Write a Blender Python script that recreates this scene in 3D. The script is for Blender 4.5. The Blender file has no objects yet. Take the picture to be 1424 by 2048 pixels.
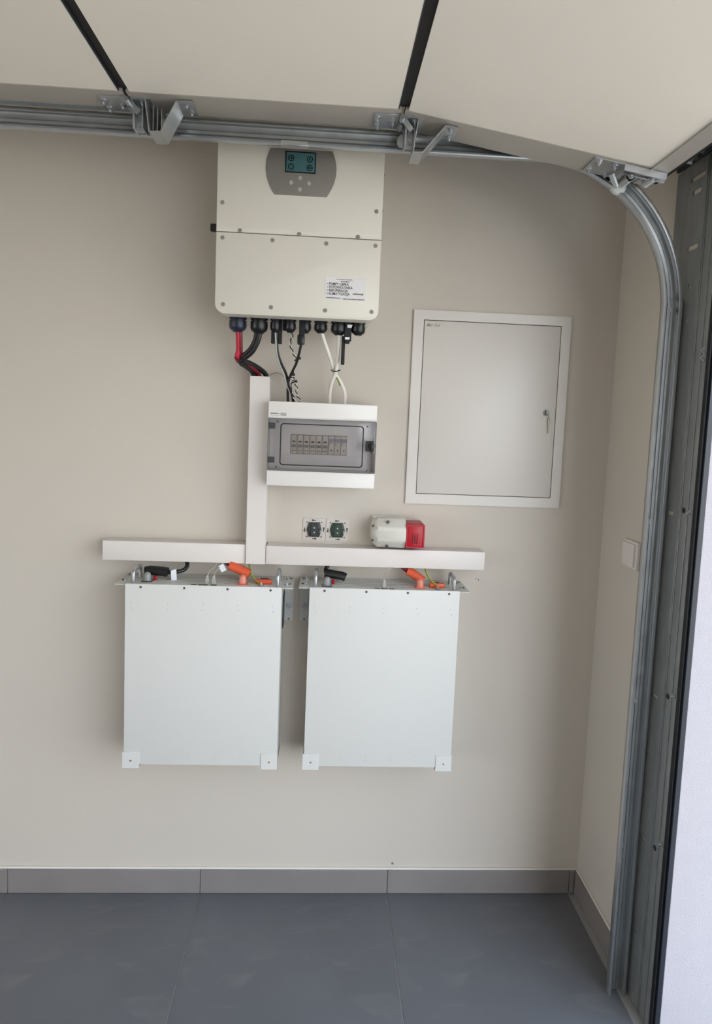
import bpy, bmesh, math, random
from mathutils import Vector, Matrix
random.seed(4)
scn = bpy.context.scene
COL = scn.collection

# ------------------------------------------------------------------ camera
def make_camera():
    yaw, pitch, roll = 0.0526370647, 0.0879721883, -0.0400077904
    cy, sy, cp, sp = math.cos(yaw), math.sin(yaw), math.cos(pitch), math.sin(pitch)
    cr, sr = math.cos(roll), math.sin(roll)
    fwd = Vector((sy*cp, cy*cp, -sp)); right = Vector((cy, -sy, 0)); down = -right.cross(fwd)
    rr = right*cr + down*sr; dd = -right*sr + down*cr
    cam = bpy.data.cameras.new('camera'); ob = bpy.data.objects.new('camera', cam); COL.objects.link(ob)
    m = Matrix.Identity(4)
    for i in range(3):
        m[i][0] = rr[i]; m[i][1] = -dd[i]; m[i][2] = -fwd[i]
    m[0][3], m[1][3], m[2][3] = 0.0, -1.95, 1.53479
    ob.matrix_world = m
    cam.sensor_fit = 'HORIZONTAL'; cam.sensor_width = 36.0
    cam.lens = 1278.35/1424*36.0
    cam.shift_y = -75.0/1424
    cam.clip_start = 0.02; cam.clip_end = 300
    scn.camera = ob
make_camera()

# ------------------------------------------------------------------ sky, sun, exposure
scn.view_settings.view_transform = 'Standard'
scn.view_settings.look = 'None'
scn.view_settings.gamma = 1.0
scn.view_settings.use_curve_mapping = False
scn.view_settings.exposure = 1.42
world = bpy.data.worlds.new('sky'); scn.world = world
world.use_nodes = True
wn = world.node_tree.nodes; wl = world.node_tree.links
bg = wn['Background']
tc = wn.new('ShaderNodeTexCoord'); sx = wn.new('ShaderNodeSeparateXYZ')
rp = wn.new('ShaderNodeValToRGB')
rp.color_ramp.elements[0].position = 0.0; rp.color_ramp.elements[0].color = (0.85, 0.89, 0.94, 1)
rp.color_ramp.elements[1].position = 0.75; rp.color_ramp.elements[1].color = (0.44, 0.56, 0.74, 1)
wl.new(tc.outputs['Generated'], sx.inputs[0]); wl.new(sx.outputs['Z'], rp.inputs[0])
wl.new(rp.outputs[0], bg.inputs['Color'])
bg.inputs['Strength'].default_value = 2.3
sl = bpy.data.lights.new('sun', 'SUN'); sl.energy = 4.4; sl.angle = math.radians(1.0); sl.color = (1.0, 0.95, 0.87)
so = bpy.data.objects.new('sun', sl); COL.objects.link(so)
so.rotation_euler = (math.radians(26), 0, math.radians(-100))     # stands behind the garage front wall, so the sun only reaches the drive
so.location = (-4, 0, 8)

# ------------------------------------------------------------------ materials
MATS = {}
def mat(name, col, rough=0.5, metal=0.0, bump=0.0, bscale=200.0, var=0.0, vscale=6.0, spec=None, stretch=None):
    if name in MATS: return MATS[name]
    m = bpy.data.materials.new(name); m.use_nodes = True
    n = m.node_tree.nodes; l = m.node_tree.links; p = n['Principled BSDF']
    c = [pow(x/255.0, 2.2) for x in col] + [1]
    p.inputs['Base Color'].default_value = c
    p.inputs['Roughness'].default_value = rough; p.inputs['Metallic'].default_value = metal
    if spec is not None: p.inputs['Specular IOR Level'].default_value = spec
    tcn = n.new('ShaderNodeTexCoord'); mp = n.new('ShaderNodeMapping')
    l.new(tcn.outputs['Object'], mp.inputs[0])
    if stretch: mp.inputs['Scale'].default_value = stretch
    if var > 0:
        nz = n.new('ShaderNodeTexNoise'); nz.inputs['Scale'].default_value = vscale; nz.inputs['Detail'].default_value = 5
        l.new(mp.outputs[0], nz.inputs['Vector'])
        r = n.new('ShaderNodeMapRange'); r.inputs[3].default_value = 1-var; r.inputs[4].default_value = 1+var
        r.inputs[1].default_value = 0.3; r.inputs[2].default_value = 0.7
        l.new(nz.outputs['Fac'], r.inputs[0])
        mx = n.new('ShaderNodeVectorMath'); mx.operation = 'SCALE'; mx.inputs[0].default_value = c[:3]
        l.new(r.outputs[0], mx.inputs['Scale']); l.new(mx.outputs[0], p.inputs['Base Color'])
        if metal > 0.5:
            r2 = n.new('ShaderNodeMapRange'); r2.inputs[3].default_value = rough-0.1; r2.inputs[4].default_value = rough+0.12
            l.new(nz.outputs['Fac'], r2.inputs[0]); l.new(r2.outputs[0], p.inputs['Roughness'])
    if bump > 0:
        nb = n.new('ShaderNodeTexNoise'); nb.inputs['Scale'].default_value = bscale; nb.inputs['Detail'].default_value = 3
        l.new(mp.outputs[0], nb.inputs['Vector'])
        b = n.new('ShaderNodeBump'); b.inputs['Strength'].default_value = bump; b.inputs['Distance'].default_value = 0.002
        l.new(nb.outputs['Fac'], b.inputs['Height']); l.new(b.outputs[0], p.inputs['Normal'])
    MATS[name] = m
    return m
WALL = mat('wall_paint', (199, 190.6, 178.5), 0.85, bump=0.12, bscale=90, var=0.012, vscale=2.5)
CEIL = mat('ceiling_paint', (215, 212, 206), 0.9)
WHITEWALL = mat('white_render', (176, 171, 175), 0.9, bump=0.5, bscale=260, var=0.02, vscale=30)
SLAB = mat('grout', (150, 150, 148), 0.9)
def tile_mat():
    m = mat('slate_tile', (100, 102, 106), 0.38, bump=0.08, bscale=40, var=0.10, vscale=3.0)
    n = m.node_tree.nodes; l = m.node_tree.links; p = n['Principled BSDF']
    # pale scuffs and dust smears worn into the tile
    tcn = n.new('ShaderNodeTexCoord'); mp = n.new('ShaderNodeMapping'); mp.inputs['Scale'].default_value = (5, 11, 5)
    mp.inputs['Rotation'].default_value = (0, 0, 0.5)
    l.new(tcn.outputs['Object'], mp.inputs[0])
    nz = n.new('ShaderNodeTexNoise'); nz.inputs['Scale'].default_value = 1.0; nz.inputs['Detail'].default_value = 8; nz.inputs['Distortion'].default_value = 1.2
    l.new(mp.outputs[0], nz.inputs['Vector'])
    r = n.new('ShaderNodeMapRange'); r.inputs[1].default_value = 0.56; r.inputs[2].default_value = 0.75; r.inputs[3].default_value = 0; r.inputs[4].default_value = 0.35
    l.new(nz.outputs['Fac'], r.inputs[0])
    src = p.inputs['Base Color'].links[0].from_socket
    mx = n.new('ShaderNodeMix'); mx.data_type = 'RGBA'
    l.new(r.outputs[0], mx.inputs[0]); l.new(src, mx.inputs[6]); mx.inputs[7].default_value = (0.22, 0.22, 0.215, 1)
    l.new(mx.outputs[2], p.inputs['Base Color'])
    return m
TILE = tile_mat()
SKIRT = mat('skirting_tile', (130, 124, 121), 0.5, bump=0.05, bscale=60, var=0.07, vscale=5)
CAULK = mat('white_caulk', (222, 218, 210), 0.6)
GALV = mat('galvanised_steel', (182, 185, 186), 0.33, metal=0.9, bump=0.02, bscale=30, var=0.035, vscale=35)
GALVD = mat('galvanised_angle', (140, 142, 141), 0.5, metal=0.45, bump=0.05, bscale=40, var=0.12, vscale=40, stretch=(1, 1, .3))
ZINC = mat('zinc_hardware', (180, 183, 186), 0.32, metal=0.85, var=0.015, vscale=60)
STEELD = mat('dark_steel', (74, 78, 84), 0.45, metal=0.8)
PANEL = mat('door_panel_skin', (228, 221, 209), 0.55, bump=0.06, bscale=120, var=0.01, vscale=4)
STILE = mat('door_end_cap', (166, 160, 151), 0.45, metal=0.2, var=0.02, vscale=20)
BLACK = mat('black_plastic', (24, 25, 27), 0.35)
RUBBER = mat('black_rubber', (14, 14, 15), 0.6)
ANTH = mat('anthracite_frame', (26, 32, 42), 0.4)
INVW = mat('inverter_enamel', (209, 204, 192), 0.4, bump=0.04, bscale=300)
BATW = mat('battery_enamel', (209, 208, 203), 0.45, bump=0.03, bscale=300)
BATG = mat('battery_faceplate', (206, 206, 200), 0.45)
PVC = mat('trunking_pvc', (219, 212, 206), 0.4)
PVC2 = mat('board_pvc', (224, 220, 215), 0.3)
CABW = mat('cabinet_enamel', (210, 204, 196), 0.35)
GREYP = mat('display_grey', (122, 117, 112), 0.45)
LCD = mat('lcd_glass', (72, 104, 108), 0.2)
LCDI = mat('lcd_icon', (14, 24, 26), 0.3)
SCREW = mat('screw_grey', (142, 138, 130), 0.4, metal=0.3)
SCREWD = mat('screw_dark', (90, 90, 86), 0.4, metal=0.5)
RED = mat('red_cable', (188, 44, 62), 0.4)
REDP = mat('red_plastic', (172, 18, 36), 0.4)
CRIM = mat('crimson_cable', (110, 20, 36), 0.45)
ORNG = mat('orange_plastic', (216, 92, 60), 0.4)
PINKO = mat('salmon_post', (222, 134, 114), 0.4)
CABB = mat('black_cable', (30, 30, 30), 0.42)
CABG = mat('grey_cable', (168, 166, 160), 0.45)
CABWH = mat('white_cable', (226, 220, 210), 0.45)
GRN = mat('earth_green', (120, 140, 40), 0.5)
YEL = mat('earth_yellow', (200, 190, 70), 0.5)
TAGW = mat('white_tag', (232, 236, 238), 0.5)
GREYB = mat('socket_grey', (208, 204, 194), 0.45)
MECH = mat('socket_mechanism', (52, 55, 54), 0.45, bump=0.3, bscale=500, var=0.2, vscale=160)
MECHG = mat('socket_mechanism_green', (44, 62, 50), 0.45, bump=0.3, bscale=500, var=0.25, vscale=160)
PLATE = mat('socket_steel_plate', (206, 198, 190), 0.38, metal=0.35, var=0.03, vscale=60)
INK = mat('print_ink', (70, 70, 74), 0.6)
INKR = mat('print_ink_red', (160, 120, 112), 0.6)
BREAK = mat('breaker_beige', (206, 198, 184), 0.45)
BREAKB = mat('breaker_band', (140, 142, 150), 0.45)
INNER = mat('board_inner_cover', (232, 228, 224), 0.45)
NAVY = mat('dark_blue_plastic', (34, 38, 58), 0.4)
ASPH = mat('drive_paving', (196, 186, 172), 0.9, var=0.06, vscale=3)
GRASS = mat('lawn', (118, 120, 92), 0.95, var=0.2, vscale=5)
BRASS = mat('key_metal', (120, 114, 98), 0.35, metal=0.8)
NYLON = mat('roller_nylon', (190, 192, 190), 0.4)
def clear_mat():
    m = bpy.data.materials.new('smoked_polycarbonate'); m.use_nodes = True
    n = m.node_tree.nodes; l = m.node_tree.links
    for x in list(n):
        if x.type != 'OUTPUT_MATERIAL': n.remove(x)
    out = [x for x in n if x.type == 'OUTPUT_MATERIAL'][0]
    tr = n.new('ShaderNodeBsdfTransparent'); tr.inputs[0].default_value = (0.965, 0.96, 0.968, 1)
    gl = n.new('ShaderNodeBsdfGlossy'); gl.inputs['Roughness'].default_value = 0.06
    fr = n.new('ShaderNodeFresnel'); fr.inputs['IOR'].default_value = 1.5
    mx = n.new('ShaderNodeMixShader')
    l.new(fr.outputs[0], mx.inputs[0]); l.new(tr.outputs[0], mx.inputs[1]); l.new(gl.outputs[0], mx.inputs[2]); l.new(mx.outputs[0], out.inputs[0])
    return m
CLEAR = clear_mat()

# ------------------------------------------------------------------ mesh helpers (world coordinates)
BASE = {}
def B(): return bmesh.new()
def box(bm, x0, x1, y0, y1, z0, z1, b=0.0, seg=1):
    x0, x1 = sorted((x0, x1)); y0, y1 = sorted((y0, y1)); z0, z1 = sorted((z0, z1))
    r = bmesh.ops.create_cube(bm, size=1.0, matrix=Matrix.Translation(((x0+x1)/2, (y0+y1)/2, (z0+z1)/2)) @ Matrix.Diagonal((x1-x0, y1-y0, z1-z0, 1)))
    if b > 0:
        vs = set(r['verts']); es = [e for e in bm.edges if e.verts[0] in vs and e.verts[1] in vs]
        bmesh.ops.bevel(bm, geom=es, offset=b, segments=seg, profile=0.5, affect='EDGES')
    return bm
def obox(bm, o, ax, ay, az, a0, a1, b0, b1, c0, c1):
    o, ax, ay, az = Vector(o), Vector(ax), Vector(ay), Vector(az)
    v = [bm.verts.new(o + ax*a + ay*b + az*c) for a in (a0, a1) for b in (b0, b1) for c in (c0, c1)]
    for f in ((0, 1, 3, 2), (4, 6, 7, 5), (0, 4, 5, 1), (2, 3, 7, 6), (0, 2, 6, 4), (1, 5, 7, 3)):
        bm.faces.new([v[i] for i in f])
    return bm
def prism(bm, poly, axis, lo, hi):
    def P(a, b, t): return {'x': (t, a, b), 'y': (a, t, b), 'z': (a, b, t)}[axis]
    A = [bm.verts.new(P(a, b, lo)) for a, b in poly]; C = [bm.verts.new(P(a, b, hi)) for a, b in poly]
    n = len(poly)
    bm.faces.new(A); bm.faces.new(C[::-1])
    for i in range(n): bm.faces.new((A[i], A[(i+1) % n], C[(i+1) % n], C[i]))
    return bm
def rrect(x0, x1, z0, z1, r, seg=5):
    rs = r if isinstance(r, (list, tuple)) else [r]*4      # bl, br, tr, tl
    pts = []
    for (cx, cz, a0, q) in ((x0, z0, 180, rs[0]), (x1, z0, 270, rs[1]), (x1, z1, 0, rs[2]), (x0, z1, 90, rs[3])):
        ox = cx + (q if cx == x0 else -q); oz = cz + (q if cz == z0 else -q)
        if q <= 0: pts.append((cx, cz)); continue
        for k in range(seg+1):
            a = math.radians(a0 + 90*k/seg); pts.append((ox+q*math.cos(a), oz+q*math.sin(a)))
    return pts
def bprism(bm, poly, y0, y1, b=0.002):
    """a plate facing -y whose front rim (y0) is softened"""
    cx = sum(p[0] for p in poly)/len(poly); cz = sum(p[1] for p in poly)/len(poly)
    hx = max(p[0] for p in poly)-cx; hz = max(p[1] for p in poly)-cz
    def shr(d): return [(cx+(p[0]-cx)*(1-d/hx), cz+(p[1]-cz)*(1-d/hz)) for p in poly]
    rings = [[bm.verts.new((a, y, c)) for a, c in q] for q, y in ((poly, y1), (poly, y0+b), (shr(b*.3), y0+b*.3), (shr(b), y0))]
    n = len(poly)
    for i in range(3):
        for k in range(n): bm.faces.new((rings[i][k], rings[i][(k+1) % n], rings[i+1][(k+1) % n], rings[i+1][k]))
    bm.faces.new(rings[0]); bm.faces.new(rings[3][::-1])
    return bm
def ring_frame(bm, outer, inner, y0, y1):
    n = len(outer)
    R = [[bm.verts.new((a, y, c)) for a, c in q] for q, y in ((outer, y1), (outer, y0), (inner, y0), (inner, y1))]
    for i in range(4):
        for k in range(n): bm.faces.new((R[i][k], R[i][(k+1) % n], R[(i+1) % 4][(k+1) % n], R[(i+1) % 4][k]))
    return bm
def cyl(bm, p0, p1, r, r2=None, seg=16):
    p0, p1 = Vector(p0), Vector(p1); d = p1-p0
    q = Vector((0, 0, 1)).rotation_difference(d.normalized()).to_matrix().to_4x4()
    bmesh.ops.create_cone(bm, cap_ends=True, segments=seg, radius1=r, radius2=r if r2 is None else r2, depth=d.length,
                          matrix=Matrix.Translation((p0+p1)/2) @ q)
    return bm
def lathe(bm, p0, axis, prof, seg=16):
    """prof = [(t, r)] along axis from p0"""
    a = Vector(axis).normalized(); q = Vector((0, 0, 1)).rotation_difference(a).to_matrix()
    rings = []
    for t, r in prof:
        rings.append([bm.verts.new(Vector(p0) + a*t + q @ Vector((r*math.cos(2*math.pi*k/seg), r*math.sin(2*math.pi*k/seg), 0))) for k in range(seg)])
    for i in range(len(rings)-1):
        for k in range(seg): bm.faces.new((rings[i][k], rings[i][(k+1) % seg], rings[i+1][(k+1) % seg], rings[i+1][k]))
    bm.faces.new(rings[0][::-1]); bm.faces.new(rings[-1])
    return bm
def spline(pts, n=6):
    P = [Vector(p) for p in pts]; out = []
    for i in range(len(P)-1):
        a = P[max(i-1, 0)]; b = P[i]; c = P[i+1]; d = P[min(i+2, len(P)-1)]
        for k in range(n):
            t = k/n
            out.append(0.5*((2*b)+(c-a)*t+(2*a-5*b+4*c-d)*t*t+(3*b-a-3*c+d)*t**3))
    out.append(P[-1]); return out
def tube(bm, pts, r, seg=12, n=6, smooth=True, flat=1.0):
    P = spline(pts, n) if smooth else [Vector(p) for p in pts]
    t0 = (P[1]-P[0]).normalized(); u = t0.orthogonal().normalized(); rings = []
    for i, p in enumerate(P):
        t = (P[min(i+1, len(P)-1)]-P[max(i-1, 0)]).normalized()
        u = (u - t*u.dot(t)).normalized(); w = t.cross(u)
        rings.append([bm.verts.new(p + (u*math.cos(2*math.pi*k/seg) + w*math.sin(2*math.pi*k/seg)*flat)*r) for k in range(seg)])
    for i in range(len(rings)-1):
        for k in range(seg): bm.faces.new((rings[i][k], rings[i][(k+1) % seg], rings[i+1][(k+1) % seg], rings[i+1][k]))
    bm.faces.new(rings[0][::-1]); bm.faces.new(rings[-1])
    return bm
def sweep(bm, frames, prof):
    """frames = [(origin, axis_a, axis_b)]; prof closed polygon of (a, b)"""
    rings = [[bm.verts.new(o + A*a + Bx*b) for a, b in prof] for o, A, Bx in frames]
    n = len(prof)
    for i in range(len(rings)-1):
        for k in range(n): bm.faces.new((rings[i][k], rings[i][(k+1) % n], rings[i+1][(k+1) % n], rings[i+1][k]))
    bm.faces.new(rings[0][::-1]); bm.faces.new(rings[-1])
    return bm
def hexbolt(bm, p, axis, r=0.006, h=0.005, washer=True):
    p, a = Vector(p), Vector(axis).normalized()
    if washer: cyl(bm, p, p+a*0.0015, r*1.45, seg=14)
    cyl(bm, p+a*0.0005, p+a*h, r, seg=6)
    cyl(bm, p+a*h, p+a*(h+0.004), r*0.5, seg=8)
    return bm

def finish(me, bm, m, base):
    bmesh.ops.recalc_face_normals(bm, faces=bm.faces)
    if base.length: bmesh.ops.translate(bm, verts=bm.verts, vec=-base)
    for f in bm.faces: f.smooth = True
    bm.to_mesh(me); bm.free()
    me.set_sharp_from_angle(angle=math.radians(40))
    me.materials.append(m)
def part(name, bm, m, parent, label=None, kind=None):
    base = BASE[parent.name]
    me = bpy.data.meshes.new(name); finish(me, bm, m, base)
    o = bpy.data.objects.new(name, me); COL.objects.link(o); o.parent = parent
    BASE[o.name] = base
    if label: o['label'] = label
    if kind: o['kind'] = kind
    return o
def thing(name, label, cat, loc, group=None):
    o = bpy.data.objects.new(name, None); COL.objects.link(o); o.location = loc; o.empty_display_size = 0.05
    BASE[o.name] = Vector(loc); o['label'] = label; o['category'] = cat
    if group: o['group'] = group
    return o
def solo(name, bm, m, label, cat, group=None, kind=None):
    xs = [v.co for v in bm.verts]
    lo = Vector([min(v[i] for v in xs) for i in range(3)]); hi = Vector([max(v[i] for v in xs) for i in range(3)])
    base = Vector(((lo.x+hi.x)/2, (lo.y+hi.y)/2, lo.z))
    me = bpy.data.meshes.new(name); finish(me, bm, m, base)
    o = bpy.data.objects.new(name, me); COL.objects.link(o); o.location = base; BASE[o.name] = base
    o['label'] = label; o['category'] = cat
    if group: o['group'] = group
    if kind: o['kind'] = kind
    return o
def struct(name, bm, m, parent=None):
    me = bpy.data.meshes.new(name); finish(me, bm, m, Vector((0, 0, 0)))
    o = bpy.data.objects.new(name, me); COL.objects.link(o); BASE[o.name] = Vector((0, 0, 0))
    if parent: o.parent = parent
    else: o['kind'] = 'structure'
    return o
def text_part(name, body, x, y, z, size, m, parent, shear=0.0, bold=0.0, sx=1.0):
    cu = bpy.data.curves.new(name, 'FONT'); cu.body = body; cu.size = size; cu.shear = shear; cu.offset = bold; cu.resolution_u = 2
    cu.extrude = 0.0001
    t = bpy.data.objects.new('tmp', cu); COL.objects.link(t)
    dg = bpy.context.evaluated_depsgraph_get(); me = bpy.data.meshes.new_from_object(t.evaluated_get(dg))
    bpy.data.objects.remove(t); bpy.data.curves.remove(cu)
    me.transform(Matrix.Translation(Vector((x, y, z)) - BASE[parent.name]) @ Matrix.Rotation(math.radians(90), 4, 'X') @ Matrix.Diagonal((sx, 1, 1, 1)))
    me.name = name
    me.materials.clear(); me.materials.append(m)
    o = bpy.data.objects.new(name, me); COL.objects.link(o); o.parent = parent; BASE[o.name] = BASE[parent.name]
    return o

# ------------------------------------------------------------------ the room
XR, XL, YF, ZC = 0.887, -3.2, -6.0, 2.72
bm = B(); box(bm, XL-0.2, XR, 0.0, 0.2, -0.1, ZC); WB = struct('wall_back', bm, WALL)
for (x, z, r) in ((0.501, 1.044, 0.0022), (0.493, 1.048, 0.0016), (0.272, 0.097, 0.004)):
    bm = B(); lathe(bm, (x, 0.0005, z), (0, -1, 0), [(0, r), (0.001, r), (0.0012, r*.6)], 8); struct('drill_hole', bm, mat('hole_plug', (120, 110, 98), .9), WB)
YO, YE, ZO = -0.487, -5.35, 2.16
bm = B()
box(bm, XR, XR+0.28, YO, 0.2, -0.1, ZC); WR = struct('wall_right', bm, WALL)
bm = B(); box(bm, XR, XR+0.28, YE, YO, ZO, ZC); struct('lintel', bm, WALL, WR)
bm = B(); box(bm, XR, XR+0.28, YF-0.2, YE, -0.1, ZC); struct('pier', bm, WALL, WR)
bm = B(); box(bm, XR+0.014, XR+0.29, YO-0.016, YO+0.001, 0.0, ZO, 0.001); struct('reveal', bm, WHITEWALL, WR)
# unseen window added in the left wall, behind the camera's left shoulder: its daylight fills the corner by the track
bm = B(); wy0, wy1, wz0, wz1 = -4.2, -1.3, 0.60, 1.75
box(bm, XL-0.2, XL, YF-0.2, wy0, -0.1, ZC); box(bm, XL-0.2, XL, wy1, 0.0, -0.1, ZC)
box(bm, XL-0.2, XL, wy0, wy1, -0.1, wz0); box(bm, XL-0.2, XL, wy0, wy1, wz1, ZC); struct('wall_left', bm, WALL)
bm = B()
for a, c in ((wy0, wy0+.06), (wy1-.06, wy1), (-2.78, -2.72)): box(bm, XL-0.12, XL-0.06, a, c, wz0, wz1)
box(bm, XL-0.12, XL-0.06, wy0, wy1, wz0, wz0+.06); box(bm, XL-0.12, XL-0.06, wy0, wy1, wz1-.06, wz1); struct('added_window_1', bm, PVC)
bm = B(); box(bm, XL, XR, YF-0.2, YF, -0.1, ZC); struct('wall_front', bm, WALL)
bm = B(); box(bm, XL-0.2, XR+0.28, YF-0.2, 0.2, ZC, ZC+0.15); struct('ceiling', bm, CEIL)
# floor: 60 cm tiles, each its own slab with a recessed light joint
bm = B(); box(bm, XL, XR+0.28, YF, 0.0, -0.1, -0.0015); FL = struct('floor', bm, SLAB)
me_tiles = {}
xj = [0.257 + 0.6*k for k in range(-8, 2)]
yj = [-0.6*k for k in range(0, 11)]
for i in range(len(xj)-1):
    for j in range(len(yj)-1):
        x0, x1 = max(xj[i], XL), min(xj[i+1], XR+0.28); y1, y0 = yj[j], max(yj[j+1], YF)
        if x1-x0 < 0.02 or y1-y0 < 0.02: continue
        key = (round(x1-x0, 3), round(y1-y0, 3))
        if key not in me_tiles:
            b_ = B(); box(b_, 0.0011, x1-x0-0.0011, 0.0011, y1-y0-0.0011, -0.008, 0.0, 0.0006)
            me = bpy.data.meshes.new('tile'); finish(me, b_, TILE, Vector((0, 0, 0))); me_tiles[key] = me
        o = bpy.data.objects.new('tile', me_tiles[key]); COL.objects.link(o); o.parent = FL; o.location = (x0, y0, 0)
# skirting tiles on the device wall and on the wall return
bm = B(); box(bm, XL, XR, -0.004, 0.0, 0.0, 0.079); SB = struct('baseboard_back', bm, SLAB)
xs = [XL+0.1] + [x for x in (-3.944, -3.344, -2.744, -2.144, -1.544, -0.944, -0.344, 0.257, 0.858) if x > XL+0.15] + [XR-0.011]
xs = sorted(xs)
for a, c in zip(xs[:-1], xs[1:]):
    bm = B(); box(bm, a+0.0008, c-0.0008, -0.011, -0.0035, 0.0015, 0.080, 0.0008); struct('skirting_tile', bm, SKIRT, SB)
bm = B(); box(bm, XL, XR, -0.0075, 0.0, 0.0795, 0.0855, 0.002, 2); struct('caulk_bead', bm, CAULK, SB)
bm = B(); box(bm, XR-0.004, XR, -0.27, 0.0, 0.0, 0.079); SR = struct('baseboard_right', bm, SLAB)
for a, c in ((-0.275, -0.0115),):
    bm = B(); box(bm, XR-0.011, XR-0.0035, a, c, 0.0015, 0.080, 0.0008); struct('skirting_tile', bm, SKIRT, SR)
bm = B(); box(bm, XR-0.0075, XR, -0.275, -0.008, 0.0795, 0.0845, 0.002, 2); struct('caulk_bead', bm, CAULK, SR)

# outdoors, seen only as light and in reflections
bm = B(); box(bm, XR+0.28, 9, -9, 4, -0.12, -0.02); box(bm, -14, XL-0.2, -12, 8, -0.12, -0.02); o = solo('driveway', bm, ASPH, 'pale paved ground outside the garage', 'driveway'); o['kind'] = 'structure'
bm = B(); box(bm, 9, 60, -40, 40, -0.2, -0.05); o = solo('lawn', bm, GRASS, 'green lawn beyond the paved drive', 'lawn'); o['kind'] = 'structure'
# black rubber and anthracite door frame strip at the opening edge
bm = B(); box(bm, XR-0.0050, XR+0.001, YO-0.010, YO+0.001, 0.0, 2.2, 0.001); T1 = struct('trim_1', bm, RUBBER)
bm = B(); box(bm, XR+0.001, XR+0.0135, YO-0.017, YO+0.002, 0.0, 2.2, 0.001); T2 = struct('trim_2', bm, ANTH)

# ------------------------------------------------------------------ sectional door overhead
ZP, YS, YI, YD = 2.214, -0.395, -0.487, -5.3
J1, J2 = -0.455, 0.150
TH = 0.04
DOOR = thing('garage_door', 'raised sectional garage door of wide cream panels overhead', 'garage door', (0.0, -0.395, 2.1))
def flat_frame(x, z): return (Vector((x, 0, z)), Vector((1, 0, 0)), Vector((0, 0, -1)))
def tilt_frame():
    a = math.radians(8.9); return (Vector((J2, 0, ZP)), Vector((math.cos(a), 0, -math.sin(a))), Vector((-math.sin(a), 0, -math.cos(a))))
YV = Vector((0, 1, 0))
G = 0.0115
secs = [(flat_frame(J1-1.21, ZP), 0.0, 0.605), (flat_frame(J1-0.605, ZP), 0.0, 0.605), (flat_frame(J1, ZP), 0.0, 0.605), (tilt_frame(), 0.0, 0.577)]
for k, ((o_, t_, d_), u0, u1) in enumerate(secs):
    bm = B()
    obox(bm, o_, t_, YV, d_, u0+G, u1-(G if k < 3 else 0), YD, YI+0.004, -TH, 0.0)
    p_ = part('panel', bm, PANEL, DOOR)
    bm = B()
    obox(bm, o_, t_, YV, d_, u0+0.004, u1-(0.004 if k < 3 else 0), YI, YS, -TH-0.001, 0.0015)
    part('end_cap', bm, STILE, DOOR)
    if k < 2:
        bm = B(); obox(bm, o_, t_, YV, d_, u0+0.004, u1-0.004-0.06*(k == 1), YS-0.019, YS-0.0005, 0.0012, 0.0035); part('edge_bead', bm, ZINC, DOOR)
    if k < 3:
        bm = B(); obox(bm, o_, t_, YV, d_, u1-G-0.004, u1+G+0.004, YD, YI+0.002, -TH, -0.006); part('joint_gasket', bm, RUBBER, DOOR)
        bm = B(); obox(bm, o_, t_, YV, d_, u1-G-0.0005, u1-G+0.0015, YD, YI+0.002, -TH, 0.0005); part('panel_edge', bm, STEELD, DOOR)
o_, t_, d_ = tilt_frame()
bm = B(); obox(bm, o_, t_, YV, d_, 0.577, 0.617, YD, YS, -TH-0.002, 0.0025); obox(bm, o_, t_, YV, d_, 0.576, 0.580, YD, YS, -TH-0.002, 0.004); part('bottom_rail', bm, STILE, DOOR)
bm = B(); obox(bm, o_, t_, YV, d_, 0.617, 0.632, YD, YS, -TH+0.005, -0.006); part('bottom_seal', bm, RUBBER, DOOR)

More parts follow.
